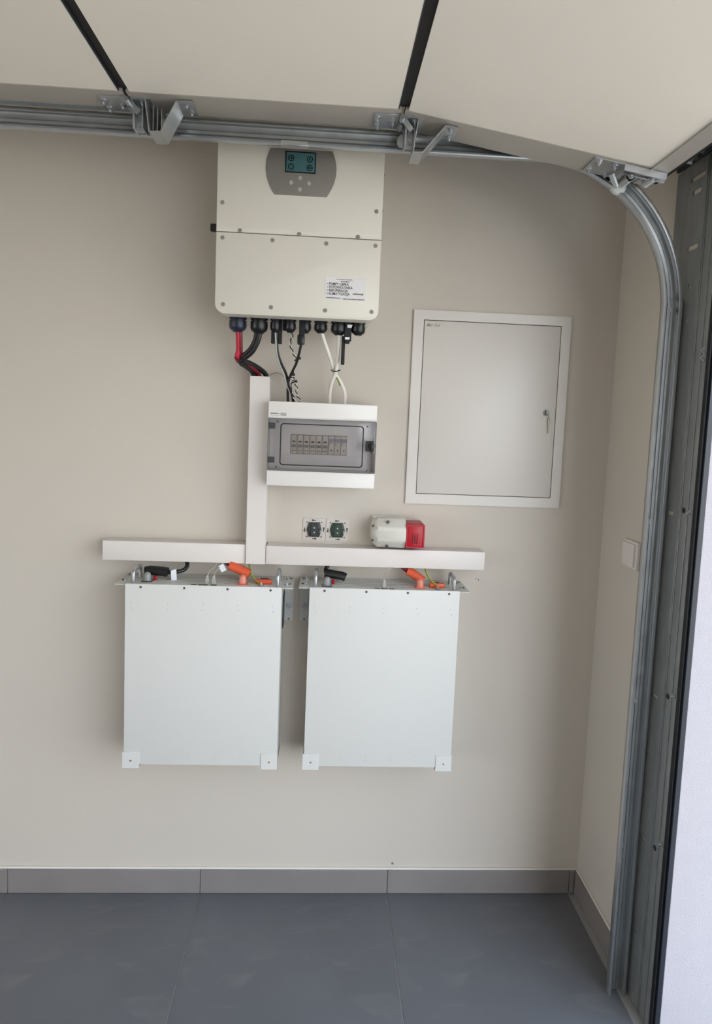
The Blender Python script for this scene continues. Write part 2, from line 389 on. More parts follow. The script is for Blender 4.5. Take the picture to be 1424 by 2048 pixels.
def strap(bm, pts, y0, y1, th=0.0025):
    """bent sheet-metal strap following an x/z outline, y0..y1 wide"""
    n = len(pts); out = []
    V = [Vector((p[0], p[1])) for p in pts]
    for i in range(n):
        d = (V[min(i+1, n-1)]-V[max(i-1, 0)]).normalized(); nn = Vector((-d.y, d.x))*th/2
        out.append((V[i]+nn, V[i]-nn))
    poly = [tuple(a) for a, b_ in out] + [tuple(b_) for a, b_ in out[::-1]]
    prism(bm, poly, 'y', y0, y1)
def slopeZ(x): return ZP if x < J2 else ZP-(x-J2)*math.tan(math.radians(8.9))
def hinge(j, V, side):
    h = part('hinge', (lambda b_: (box(b_, j-0.062, j-0.006, -0.468, -0.399, ZP-0.0045, ZP-0.0015, 0.0005), b_)[1])(B()), ZINC, DOOR)
    bm = B()
    obox(bm, (j, 0, ZP), Vector((1, 0, 0)) if side == 0 else tilt_frame()[1], YV, Vector((0, 0, -1)) if side == 0 else tilt_frame()[2], 0.008, 0.05, -0.468, -0.399, 0.0015, 0.0045)
    part('hinge_leaf', bm, ZINC, h)
    for (x, y) in ((j-0.055, -0.448), (j-0.052, -0.412), (j-0.018, -0.43), (j+0.03, -0.452), (j+0.032, -0.418), (V[-1][0]-0.015, -0.455), (V[-1][0]-0.012, -0.418)):
        bm = B(); hexbolt(bm, (x, y, slopeZ(x)-0.0045), (0, 0, -1), 0.0055, 0.0055); part('bolt', bm, ZINC, h)
    # rolled knuckles and the upright roller holder
    for ya, yb, yk in ((-0.475, -0.452, -0.455), (-0.445, -0.41, -0.422)):
        bm = B(); cyl(bm, (j, ya, ZP-0.009), (j, yb, ZP-0.009), 0.006, seg=12)
        obox(bm, (j+0.002, 0, ZP-0.004), Vector((0.62, 0, -0.78)), YV, Vector((-0.78, 0, -0.62)), 0.0, 0.034, yk-0.0025, yk+0.0025, -0.006, 0.006)
        part('knuckle', bm, ZINC, h)
    bm = B()
    box(bm, j+0.012, j+0.030, -0.434, -0.430, ZP-0.062, ZP-0.004, 0.0008)
    box(bm, j+0.009, j+0.013, -0.452, -0.41, ZP-0.060, ZP-0.006, 0.0005)
    box(bm, j+0.029, j+0.032, -0.452, -0.41, ZP-0.060, ZP-0.008, 0.0005)
    hexbolt(bm, (j+0.021, -0.434, ZP-0.018), (0, -1, 0), 0.0065, 0.006)
    hexbolt(bm, (j+0.021, -0.434, ZP-0.048), (0, -1, 0), 0.005, 0.005)
    part('roller_holder', bm, ZINC, h)
    for q in (.004, .012, .020):
        if side == 0:
            bm = B(); box(bm, V[2][0]+q-.0008, V[2][0]+q+.0008, -0.455+q*.6, -0.402, ZP-.062, ZP-.010); part('guide_leaf', bm, ZINC, h)
    bm = B(); strap(bm, V, -0.47, -0.402)
    part('finger_guard', bm, ZINC, h, label='bent steel finger guard strap')
    bm = B()
    rx = j+0.018
    cyl(bm, (rx, -0.45, 2.190), (rx, -0.372, 2.190), 0.0045, seg=10)
    part('roller_axle', bm, ZINC, h)
    bm = B(); lathe(bm, (rx, -0.386, 2.190), (0, 1, 0), [(0, 0.010), (0.001, 0.017), (0.004, 0.0195), (0.012, 0.0195), (0.014, 0.016), (0.015, 0.009)], 20)
    part('roller', bm, NYLON, h, label='white nylon roller')
hinge(J1, [(-0.440, 2.2095), (-0.4145, 2.2085), (-0.405, 2.142), (-0.380, 2.143), (-0.347, 2.2085), (-0.312, 2.2095)], 0)
hinge(J2, [(0.158, 2.209), (0.186, 2.204), (0.177, 2.133), (0.198, 2.132), (0.249, 2.194), (0.277, 2.190)], 1)
# bottom corner bracket with its roller
bm = B(); obox(bm, o_, t_, YV, d_, 0.445, 0.545, -0.480, -0.402, 0.002, 0.005); cb = part('corner_bracket', bm, GALV, DOOR, label='galvanised corner bracket with four bolts')
for (u, y) in ((0.460, -0.465), (0.500, -0.462), (0.455, -0.418), (0.497, -0.416)):
    bm = B(); hexbolt(bm, o_+t_*u+YV*y+d_*0.005, d_, 0.0055, 0.006); part('bolt', bm, ZINC, cb)
bm = B()
obox(bm, o_, t_, YV, d_, 0.515, 0.520, -0.478, -0.402, 0.005, 0.016)
obox(bm, o_, t_, YV, d_, 0.515, 0.615, -0.482, -0.478, 0.004, 0.018)
obox(bm, o_, t_, YV, d_, 0.515, 0.622, -0.46, -0.456, 0.004, 0.016)
part('stiffener', bm, ZINC, cb)
bm = B()
pt = o_+t_*0.592-Vector((0, 0.450, 0))+d_*0.012
cyl(bm, o_+t_*0.592+YV*-0.468+d_*0.012, o_+t_*0.592+YV*-0.43+d_*0.012, 0.011, seg=16)
cyl(bm, o_+t_*0.592+YV*-0.472+d_*0.012, o_+t_*0.592+YV*-0.43+d_*0.012, 0.005, seg=12)
part('cable_pin', bm, ZINC, cb)
bm = B(); hexbolt(bm, o_+t_*0.54+YV*-0.462+d_*0.006, d_, 0.008, 0.012); part('bolt', bm, ZINC, cb)
bm = B(); cyl(bm, o_+t_*0.50+YV*-0.448+d_*0.016, o_+t_*0.525+YV*-0.428+d_*0.034, 0.0065, seg=8)
part('adjusting_nut', bm, ZINC, cb)
bm = B()
cyl(bm, (0.690, -0.455, 2.118), (0.690, -0.370, 2.118), 0.006, seg=12)
cyl(bm, (0.690, -0.440, 2.118), (0.690, -0.405, 2.118), 0.010, seg=12)
obox(bm, (0.690, 0, 2.118), Vector((0.85, 0, 0.52)), YV, Vector((-0.52, 0, 0.85)), -0.008, 0.060, -0.44, -0.436, -0.008, 0.008)
part('roller_arm', bm, ZINC, cb)
bm = B(); lathe(bm, (0.690, -0.386, 2.118), (0, 1, 0), [(0, 0.010), (0.001, 0.017), (0.004, 0.0195), (0.012, 0.0195), (0.014, 0.016), (0.015, 0.009)], 20); part('roller', bm, NYLON, cb)

# ------------------------------------------------------------------ roller track
TRK = thing('roller_track', 'galvanised steel roller track curving from horizontal down to the floor', 'track', (0.848, -0.345, 0.0))
# section: a = depth from the web towards the door (-y), b = outward; rolled C with lips
tw = 0.0018
def prof():
    line = [(.0255, -.0165), (.0262, -.0205), (.0245, -.0232), (.020, -.0240), (.008, -.0235), (.002, -.020), (0, -.014), (0, -.006), (.0028, -.003), (.0028, .003), (0, .006), (0, .014), (.002, .020), (.008, .0235), (.020, .0240), (.0245, .0232), (.0262, .0205), (.0255, .0140)]
    V = [Vector(p) for p in line]; n = len(V); off = []
    for i in range(n):
        d = (V[min(i+1, n-1)]-V[max(i-1, 0)]).normalized(); off.append(V[i]+Vector((-d.y, d.x))*-tw)
    return [tuple(v) for v in V] + [tuple(v) for v in off[::-1]]
PR = prof(); YW = -0.359; RC = 0.358; CXC, CZC = 0.490, 1.832
def fr_h(x): return (Vector((x, YW, CZC+RC)), Vector((0, -1, 0)), Vector((0, 0, 1)))
def fr_a(a): return (Vector((CXC+RC*math.sin(a), YW, CZC+RC*math.cos(a))), Vector((0, -1, 0)), Vector((math.sin(a), 0, math.cos(a))))
def fr_v(z): return (Vector((CXC+RC, YW, z)), Vector((0, -1, 0)), Vector((1, 0, 0)))
bm = B(); sweep(bm, [fr_h(-2.3), fr_h(0.40)], PR); part('horizontal_rail', bm, GALV, TRK)
bm = B(); sweep(bm, [fr_h(0.40)] + [fr_a(math.radians(90*k/40)) for k in range(41)], PR); part('curved_rail', bm, GALV, TRK)
PRv = [(a*1.0+0.001, b*1.03) for a, b in PR]
bm = B(); sweep(bm, [fr_v(1.850), fr_v(0.0)], PRv); part('vertical_rail', bm, GALV, TRK)
for x, z, r_, h_ in ((.851, 1.866, .007, .003), (.851, 1.835, .007, .003), (.838, 1.356, .009, .002), (.843, 1.300, .0065, .004), (.843, .824, .0065, .004), (.843, .420, .0065, .004), (.843, .39, .0065, .004)):
    bm = B(); hexbolt(bm, (x, YW-0.002, z), (0, -1, 0), r_, h_); part('rail_bolt', bm, ZINC, TRK)
# second rolled lip above the horizontal run and the little clip on the lower lip
bm = B(); box(bm, -0.125, -0.060, -0.389, -0.371, 2.1625, 2.1655, 0.001); box(bm, -0.125, -0.060, -0.3905, -0.3875, 2.1625, 2.1735, 0.001); part('rail_clip', bm, GALV, TRK, label='pale sheet clip on the lower lip')

# ------------------------------------------------------------------ vertical wall angle with slots
ANG = thing('steel_angle', 'tall punched galvanised wall angle beside the door opening', 'bracket', (0.884, -0.39, 0.0))
XA0, XA1 = XR-0.004, XR-0.0008
slots = [(1.327, .014, .0045), (0.846, .014, .0045), (0.453, .012, .004), (0.198, .013, .004), (1.983, .022, .006), (1.890, .005, .005), (1.806, .005, .005), (2.116, .017, .006), (2.15, .03, .006)]
slots = sorted(slots)
yc = -0.386
bm = B()
box(bm, XA0, XA1, -0.292, yc+0.034, 0.0, 2.186); box(bm, XA0, XA1, -0.4835, yc-0.034, 0.0, 2.186)
zprev = 0.0
for (z, hw, hh) in slots:
    box(bm, XA0, XA1, yc-0.034, yc+0.034, zprev, z-hh)
    box(bm, XA0, XA1, yc-0.034, yc-hw, z-hh, z+hh); box(bm, XA0, XA1, yc+hw, yc+0.034, z-hh, z+hh)
    zprev = z+hh
box(bm, XA0, XA1, yc-0.034, yc+0.034, zprev, 2.186)
part('flange', bm, GALVD, ANG)
for y, w in ((-0.4275, .003), (-0.4350, .002), (-0.4625, .003)):
    bm = B(); box(bm, XA0-0.0025, XA0+0.0005, y-w, y+w, 0.0, 2.185, 0.001); part('rib', bm, GALVD, ANG)
bm = B(); box(bm, 0.8725, XA0+0.001, -0.3605, -0.3575, 0.0, 1.86); part('rail_leg', bm, GALVD, ANG)
for z in (1.339, 0.885, 0.500, 1.708, 1.726):
    bm = B(); hexbolt(bm, (XA0, -0.474, z), (-1, 0, 0), 0.0055, 0.004); part('bolt', bm, ZINC, ANG)
for z in (1.342, 0.872, 0.47):
    bm = B(); cyl(bm, (XA0+0.0005, -0.446, z), (XA0-0.0006, -0.446, z), 0.007, seg=12); part('punched_hole', bm, RUBBER, ANG)

# spring shaft end and its bracket with an added near-black plate, high in the corner above the opening
SH = thing('spring_bracket', 'shaft bracket with added near-black plate high in the corner behind the raised door', 'bracket', (0.878, -0.42, 2.188))
bm = B(); box(bm, 0.8735, 0.8825, -0.560, -0.298, 2.188, 2.46, 0.002); part('dark_fill_plate', bm, mat('near_black_fill', (46, 50, 54), .5, metal=.3), SH)  # near-black plate added to fill the dark corner behind the shaft end
bm = B(); box(bm, 0.835, 0.8735, -0.560, -0.395, 2.215, 2.36, 0.008, 2); part('housing', bm, NAVY, SH)
bm = B(); cyl(bm, (0.842, -0.355, 2.208), (0.874, -0.378, 2.190), 0.011, seg=14); part('shaft_end', bm, GALV, SH)
bm = B(); box(bm, 0.868, 0.8735, -0.330, -0.302, 2.200, 2.214, 0.001); part('clamp', bm, GALVD, SH)
bm = B(); cyl(bm, (0.850, -0.385, 2.232), (0.868, -0.420, 2.222), 0.004, seg=10); part('cable_pin', bm, ZINC, SH)
for (x, y, z) in ((0.8735, -0.385, 2.196), (0.8735, -0.415, 2.200)):
    bm = B(); hexbolt(bm, (x, y, z), (-1, 0, 0), 0.006, 0.006); part('bolt', bm, ZINC, SH)

# ------------------------------------------------------------------ inverter
ix0, ix1 = -0.2925, 0.1310
INV = thing('inverter', 'large cream wall inverter with grey display and row of cable glands', 'inverter', (-0.08, -0.13, 1.79))
bm = B(); prism(bm, rrect(ix0+0.006, ix1-0.006, 1.798, 2.490, 0.02), 'y', -0.215, -0.012); part('case', bm, INVW, INV)
bm = B(); box(bm, ix0+0.05, ix1-0.05, -0.014, 0.0, 1.85, 2.45); part('wall_plate', bm, GALV, INV)
bm = B(); bprism(bm, rrect(ix0, ix1, 1.9965, 2.495, (0.0, 0.0, 0.02, 0.02)), -0.255, -0.205, 0.0025); part('upper_cover', bm, INVW, INV)
bm = B(); bprism(bm, rrect(ix0, ix1, 1.790, 1.9945, (0.026, 0.026, 0.0, 0.0), 8), -0.255, -0.205, 0.0025); part('lower_cover', bm, INVW, INV)
for (x, z) in ((-.278, 2.067), (.115, 2.066), (-.232, 2.000), (-.081, 1.999), (.070, 2.000), (-.276, 1.980), (-.149, 1.980), (-.011, 1.979), (.116, 1.980), (-.271, 1.813), (-.148, 1.811), (-.008, 1.810), (.113, 1.812)):
    bm = B(); lathe(bm, (x, -0.2545, z), (0, -1, 0), [(0, .0054), (.0012, .0054), (.0022, .0042), (.0022, .0022), (.0012, .0020)], 14); part('screw', bm, SCREW, INV)
# display
cx, cz = -0.0810, 2.160
zs = [2.094 + (2.207-2.094)*k/14 for k in range(15)]
hw = lambda z: 0.0895 - 5.3*(z-cz)**2
poly = [(cx+hw(z), z) for z in zs] + [(cx-hw(z), z) for z in zs[::-1]]
bm = B(); bprism(bm, poly, -0.2585, -0.2545, 0.0015); DP = part('display_panel', bm, GREYP, INV, label='grey rounded display panel')
bm = B(); bprism(bm, rrect(-.121, -.045, 2.149, 2.200, .001, 1), -0.2598, -0.2580, 0.0005); part('screen', bm, LCD, DP, label='dark teal screen with ring icons')
bm = B(); ring_frame(bm, rrect(-.1215, -.0445, 2.1485, 2.2005, .001, 1), rrect(-.1190, -.0470, 2.151, 2.198, .001, 1), -0.2602, -0.2596)
for (x, z, k) in ((-.107, 2.184, 0), (-.060, 2.183, 1), (-.107, 2.163, 2), (-.060, 2.162, 3)):
    n = 18
    arc = range(n) if k != 2 else range(n)
    out = [(x+.0078*math.cos(2*math.pi*i/n), z+.0078*math.sin(2*math.pi*i/n)) for i in range(n)]
    inn = [(x+.0056*math.cos(2*math.pi*i/n), z+.0056*math.sin(2*math.pi*i/n)) for i in range(n)]
    ring_frame(bm, out, inn, -0.2602, -0.2596)
    if k == 0: box(bm, x-.002, x+.003, -.2602, -.2596, z-.002, z+.0025)
    if k == 1: box(bm, x-.0015, x+.0015, -.2602, -.2596, z-.003, z+.003)
    if k == 3: box(bm, x-.003, x+.003, -.2602, -.2596, z-.002, z+.002)
    if k == 2: box(bm, x-.003, x+.0035, -.2602, -.2596, z-.0005, z+.0005)
part('screen_icons', bm, LCDI, DP, kind='stuff')
for (x, z) in ((-.083, 2.137), (-.1055, 2.1245), (-.0605, 2.1245), (-.083, 2.1085)):
    bm = B(); lathe(bm, (x, -0.2583, z), (0, -1, 0), [(0, .0052), (.0008, .0052), (.0008, .0042), (.002, .0036), (.0022, .001)], 14); part('button', bm, mat('button_grey', (172, 167, 160), .4), DP)
# rotary switch on the left flank, small screws on the right flank
bm = B(); lathe(bm, (ix0+0.005, -0.19, 2.021), (-1, 0, 0), [(0, .017), (.007, .017), (.008, .011), (.010, .011)], 20); box(bm, ix0-0.026, ix0-0.004, -0.195, -0.185, 2.011, 2.031, 0.002)
part('isolator_knob', bm, BLACK, INV, label='black rotary isolator knob')
for z in (2.165, 2.075):
    bm = B(); lathe(bm, (ix1-0.006, -0.235, z), (1, 0, 0), [(0, .004), (.008, .004)], 10); part('side_screw', bm, BLACK, INV)
# installer sticker
bm = B(); box(bm, -0.010, 0.0955, -0.2556, -0.2548, 1.838, 1.8955); ST = part('sticker', bm, mat('sticker_white', (216, 214, 214), .5), INV, label='white installer sticker with black print')
for i, s in enumerate(('• POMPY CIEPŁA', '• FOTOWOLTAIKA', '• REKUPERACJA', '• KLIMATYZACJA')):
    text_part('lettering', s, -0.0055, -0.2559, 1.8755-0.0083*i, 0.0090, INK, ST, bold=0.0002, sx=0.86)
def scribble(bm, x0, x1, z, h, y, seed):
    rnd = random.Random(seed); x = x0
    while x < x1:
        w = rnd.uniform(.0007, .0016); box(bm, x, min(x+w, x1), y-.0001, y, z-h/2*rnd.uniform(.5, 1), z+h/2*rnd.uniform(.5, 1)); x += w+rnd.uniform(.0003, .0008)
bm = B(); scribble(bm, .018, .060, 1.8905, .0028, -.2558, 1); part('fine_print', bm, INKR, ST, kind='stuff')
bm = B(); scribble(bm, .030, .052, 1.8855, .003, -.2558, 2); scribble(bm, .062, .089, 1.8550, .0048, -.2558, 3)
scribble(bm, -.006, .030, 1.8430, .0032, -.2558, 4); scribble(bm, .037, .092, 1.8415, .0032, -.2558, 5); part('fine_print', bm, INK, ST, kind='stuff')
# cable glands: base nut, flange, domed clamping nut
def gland(x, y, w, drop, m=BLACK):
    z0 = 1.800; r = w/2
    bm = B(); lathe(bm, (x, y, z0+0.002), (0, 0, -1), [(0, r*1.02), (.010, r*1.02), (.0105, r*.84), (.015, r*.84)], 12)
    g = part('cable_gland', bm, m, INV)
    bm = B(); lathe(bm, (x, y, z0-.012), (0, 0, -1), [(0, r), (drop*.55, r*1.02), (drop*.75, r*.9), (drop*.9, r*.62), (drop, r*.5)], 12); part('clamping_nut', bm, m, g)
    return g
GL = [(-.2465, .047, .031, NAVY), (-.1885, .047, .033, BLACK), (-.1435, .029, .028, BLACK), (-.1030, .031, .026, BLACK), (-.0620, .032, .026, BLACK), (-.0190, .036, .024, BLACK), (.0305, .042, .027, BLACK), (.0850, .038, .025, BLACK)]
for x, w, d, m in GL: gland(x, -0.15, w, d, m)
for (x, w, z1) in ((-.150, .010, 1.731), (-.131, .011, 1.731), (-.117, .014, 1.768)):
    bm = B(); box(bm, x-w/2, x+w/2, -0.148, -0.132, z1, 1.799, 0.002); part('blanking_stub', bm, BLACK, INV)
bm = B(); box(bm, -.078, -.062, -0.165, -0.149, 1.755, 1.799, 0.002); box(bm, -.082, -.062, -0.168, -0.146, 1.730, 1.757, 0.004, 2); part('data_plug', bm, BLACK, INV)
bm = B(); box(bm, .046, .066, -0.165, -0.145, 1.745, 1.799, 0.002); box(bm, .040, .050, -0.152, -0.142, 1.681, 1.760, 0.002); box(bm, .050, .062, -0.1665, -.150, 1.738, 1.748, .002); part('aerial', bm, BLACK, INV, label='black stub aerial')
bm = B(); box(bm, .049, .061, -.168, -.164, 1.749, 1.755); part('aerial_label', bm, TAGW, INV)
bm = B(); box(bm, .054, .066, -.168, -.164, 1.781, 1.789); part('aerial_label', bm, TAGW, INV)

# ------------------------------------------------------------------ cable trunking
def trunk(name, x0, x1, z0, z1, d, label, vert=False):
    t = thing(name, label, 'trunking', ((x0+x1)/2, -d/2, z0), 'white cable trunking')
    bm = B(); box(bm, x0+.001, x1-.001, -d+.007, 0, z0+.001, z1-.001, .0005); part('base', bm, PVC, t)
    bm = B()
    if vert:
        w = .0016
        box(bm, x0, x1, -d, -d+w, z0, z1, .0006); box(bm, x0, x0+w, -d, -d+.012, z0, z1, .0006); box(bm, x1-w, x1, -d, -d+.012, z0, z1, .0006)
    else: box(bm, x0, x1, -d, -d+.012, z0, z1, .0014, 2)
    part('lid', bm, PVC, t); return t
TV = thing('cable_trunking', 'white vertical cable trunking beside the fuse board, open at its top', 'trunking', (-.190, -.034, 1.09), 'white cable trunking')
vx0, vx1, vd = -.2195, -.1610, .068
bm = B()
box(bm, vx0+.001, vx1-.001, -.002, 0, 1.09, 1.640); box(bm, vx0+.001, vx0+.003, -vd+.006, -.001, 1.09, 1.640); box(bm, vx1-.003, vx1-.001, -vd+.006, -.001, 1.09, 1.640); part('base', bm, PVC, TV)
bm = B(); box(bm, vx0, vx1, -vd, -vd+.002, 1.09, 1.6445, .0008); box(bm, vx0, vx0+.0018, -vd, -vd+.012, 1.09, 1.6445, .0006); box(bm, vx1-.0018, vx1, -vd, -vd+.012, 1.09, 1.6445, .0006); part('lid', bm, PVC, TV)
trunk('cable_trunking', -.6385, vx0-.0012, 1.0895, 1.1475, .062, 'long white horizontal cable trunking left of the upright trunking')
trunk('cable_trunking', vx1+.0012, .5005, 1.0895, 1.1455, .062, 'long white horizontal cable trunking under the bare sockets and red-flapped socket')

# ------------------------------------------------------------------ distribution board
BD = thing('distribution_board', 'white surface fuse board with smoked transparent door', 'fuse board', (-.004, -.06, 1.333))
bx0, bx1 = -.1595, .1505
bm = B(); box(bm, bx0+.002, bx1-.002, -.068, 0, 1.335, 1.571, .003, 2); part('back_box', bm, PVC2, BD)
bm = B(); bprism(bm, rrect(bx0, bx1, 1.526, 1.5735, (0, 0, .004, .004)), -.1165, -.066, .002); part('top_cover', bm, PVC2, BD)
bm = B(); bprism(bm, rrect(bx0, bx1, 1.333, 1.3765, (.004, .004, 0, 0)), -.1165, -.066, .002); part('bottom_cover', bm, PVC2, BD)
bm = B(); ring_frame(bm, rrect(bx0+.001, bx1-.001, 1.377, 1.5255, .002), rrect(bx0+.004, bx1-.004, 1.380, 1.5225, .002), -.112, -.066); part('recess_wall', bm, INNER, BD)
bm = B()
iz0, iz1, sz0, sz1, sxa, sxb = 1.380, 1.5225, 1.424, 1.481, -.0955, .0685
box(bm, bx0+.004, bx1-.004, -.080, -.069, iz0, sz0); box(bm, bx0+.004, bx1-.004, -.080, -.069, sz1, iz1)
box(bm, bx0+.004, sxa, -.080, -.069, sz0, sz1); box(bm, sxb, bx1-.004, -.080, -.069, sz0, sz1)
box(bm, bx0+.04, bx1-.035, -.082, -.079, sz0-.006, sz0-.003); box(bm, bx0+.05, bx1-.045, -.082, -.079, sz1+.003, sz1+.005)
part('inner_cover', bm, INNER, BD)
DR = None
bm = B(); bprism(bm, rrect(bx0+.0005, bx1-.0005, 1.3775, 1.525, .004), -.1185, -.1155, .001); DR = part('door', bm, CLEAR, BD, label='smoked transparent hinged door')
bm = B()
# gently bowed window set into the door
W = rrect(-.1215, .1115, 1.3945, 1.510, .008)
nx = 12; zz = [1.396+(1.5085-1.396)*k/6 for k in range(7)]; xx = [-.120+(.110+.120)*k/nx for k in range(nx+1)]
g = [[bm.verts.new((x, -.1205-.0045*(1-((x+.005)/.115)**2)*(1-((z-1.452)/.0565)**2)**.5 if abs(z-1.452) < .0564 else -.1205, z)) for x in xx] for z in zz]
for a in range(6):
    for c in range(nx): bm.faces.new((g[a][c], g[a][c+1], g[a+1][c+1], g[a+1][c]))
part('window', bm, CLEAR, DR)
bm = B(); ring_frame(bm, rrect(-.1240, .1140, 1.3925, 1.5125, .009), rrect(-.1210, .1110, 1.3955, 1.5095, .007), -.1215, -.1180); part('window_gasket', bm, RUBBER, DR)
GRL = mat('grey_line', (110, 108, 106), .5)
bm = B(); ring_frame(bm, rrect(bx0, bx1, 1.3765, 1.526, .004), rrect(bx0+.0018, bx1-.0018, 1.3785, 1.5242, .003), -.1195, -.112); part('door_rim', bm, GRL, DR)
for z in (1.504, 1.407):
    bm = B(); box(bm, bx0+.0025, bx0+.021, -.1215, -.1180, z-.0085, z+.0085, .001); box(bm, bx0+.013, bx0+.016, -.1225, -.121, z-.003, z+.003); part('hinge_block', bm, mat('hinge_dark_grey', (58, 60, 62), .5), DR)
bm = B(); box(bm, .1205, .1440, -.1215, -.1180, 1.441, 1.471, .001); lathe(bm, (.1375, -.1210, 1.456), (0, -1, 0), [(0, .0095), (.006, .0085), (.0065, .007)], 18); box(bm, .1355, .1395, -.130, -.121, 1.436, 1.466, .001)
part('latch', bm, BLACK, DR, label='black turning latch')
for (x, z) in ((-.132, 1.5165), (.124, 1.512), (-.133, 1.3865), (.127, 1.386)):
    bm = B(); lathe(bm, (x, -.1183, z), (0, -1, 0), [(0, .003), (.001, .003), (.0012, .001)], 12); part('screw', bm, SCREWD, DR)
bm = B(); box(bm, -.1545, -.1345, -.1169, -.1164, 1.5375, 1.5405); box(bm, -.1345, -.127, -.1169, -.1164, 1.5380, 1.5395); box(bm, -.1540, -.128, -.1169, -.1164, 1.5335, 1.5345)
ring_frame(bm, rrect(-.1245, -.1090, 1.5330, 1.5415, .001, 1), rrect(-.1235, -.1100, 1.5340, 1.5405, .001, 1), -.1169, -.1164)
scribble(bm, -.1225, -.111, 1.5375, .005, -.1166, 8); part('maker_mark', bm, GRL, BD, kind='stuff')
# modules
names6 = ['leftmost', 'second from left', 'third from left', 'fourth from left', 'fifth from left', 'sixth from left']
for i in range(9):
    x = -.0945+.0181*i
    if i < 6: lab = 'beige arrester module with dark window in the fuse board, %s' % names6[i]
    else: lab = 'grey-banded circuit breaker in the fuse board, %s of the three on the right' % ('left', 'middle', 'right')[i-6]
    t = thing('circuit_breaker', lab, 'circuit breaker', (x+.0088, -.08, 1.425), 'modules in the fuse board')
    bm = B(); box(bm, x+.0004, x+.0174, -.086, -.070, 1.4255, 1.4795, .0006); part('body', bm, BREAK, t)
    if i < 6:
        bm = B(); box(bm, x+.004, x+.013, -.0872, -.0858, 1.4580, 1.4625, .0004); part('indicator_window', bm, RUBBER, t)
        bm = B(); box(bm, x+.0022, x+.0152, -.0868, -.0858, 1.4435, 1.4515); part('type_plate', bm, GREYP, t)
        for q in (.0055, .0125):
            bm = B(); cyl(bm, (x+q, -.0868, 1.434), (x+q, -.0855, 1.434), .0018, seg=8); part('terminal_screw', bm, RUBBER, t)
    else:
        bm = B(); box(bm, x+.0004, x+.0174, -.0872, -.0858, 1.4620, 1.4720); part('band', bm, BREAKB, t)
        bm = B(); box(bm, x+.003, x+.0148, -.094, -.085, 1.4530, 1.4600, .001); part('toggle', bm, GREYB, t)
        bm = B(); cyl(bm, (x+.009, -.0868, 1.438), (x+.009, -.0855, 1.438), .0022, seg=8); part('terminal_screw', bm, RUBBER, t)

# ------------------------------------------------------------------ recessed white cabinet
CB = thing('wall_cabinet', 'white metal flush cabinet with locked door right of the inverter', 'cabinet', (.4985, -.005, 1.28))
bm = B(); R4 = lambda a, b_, c, d: [(a, c), (b_, c), (b_, d), (a, d)]
ring_frame(bm, R4(.2580, .7390, 1.2805, 1.8660), R4(.2885, .7105, 1.3105, 1.8380), -.0075, 0.0)
ring_frame(bm, R4(.2570, .7400, 1.2795, 1.8670), R4(.2600, .7380, 1.2825, 1.8640), -.0068, 0.0)
part('frame', bm, CABW, CB)
bm = B(); box(bm, .2885, .7105, -.002, -.0002, 1.3105, 1.8380); part('gap_shade_sheet', bm, mat('cabinet_gap_shade', (92, 84, 74), .8), CB)  # dark sheet behind the door, painting the shade in its gap
bm = B(); box(bm, .2905, .7085, -.0080, -.0018, 1.3125, 1.8358, .0012, 2); DC = part('door', bm, CABW, CB)
text_part('lettering', 'Mar·Std', .2965, -.0083, 1.8185, .0125, mat('faint_ink', (150, 144, 134), .5), DC, shear=.35, bold=.00015)
bm = B(); lathe(bm, (.6785, -.0078, 1.5735), (0, -1, 0), [(0, .0095), (.003, .0095), (.004, .0075), (.0035, .0065)], 20); LK = part('lock', bm, ZINC, DC, label='round chrome lock')
# key left in the lock, with its twin hanging from it
KY = thing('key', 'small metal key hanging under the round lock of the white cabinet', 'key', (.6865, -.012, 1.512))
bm = B(); box(bm, .6835, .6905, -.0130, -.0112, 1.545, 1.557, .0006); box(bm, .6845, .6895, -.0130, -.0112, 1.533, 1.546, .0004); box(bm, .6855, .6885, -.0128, -.0114, 1.512, 1.534, .0003); part('blade', bm, BRASS, KY)
bm = B(); tube(bm, [(.6805, -.0135, 1.574), (.684, -.0155, 1.566), (.687, -.0150, 1.558), (.687, -.0125, 1.554)], .0007, 6); part('ring', bm, BRASS, KY)
bm = B(); box(bm, .6765, .6785, -.0200, -.0110, 1.5680, 1.5795, .0004); part('bow', bm, BRASS, KY)

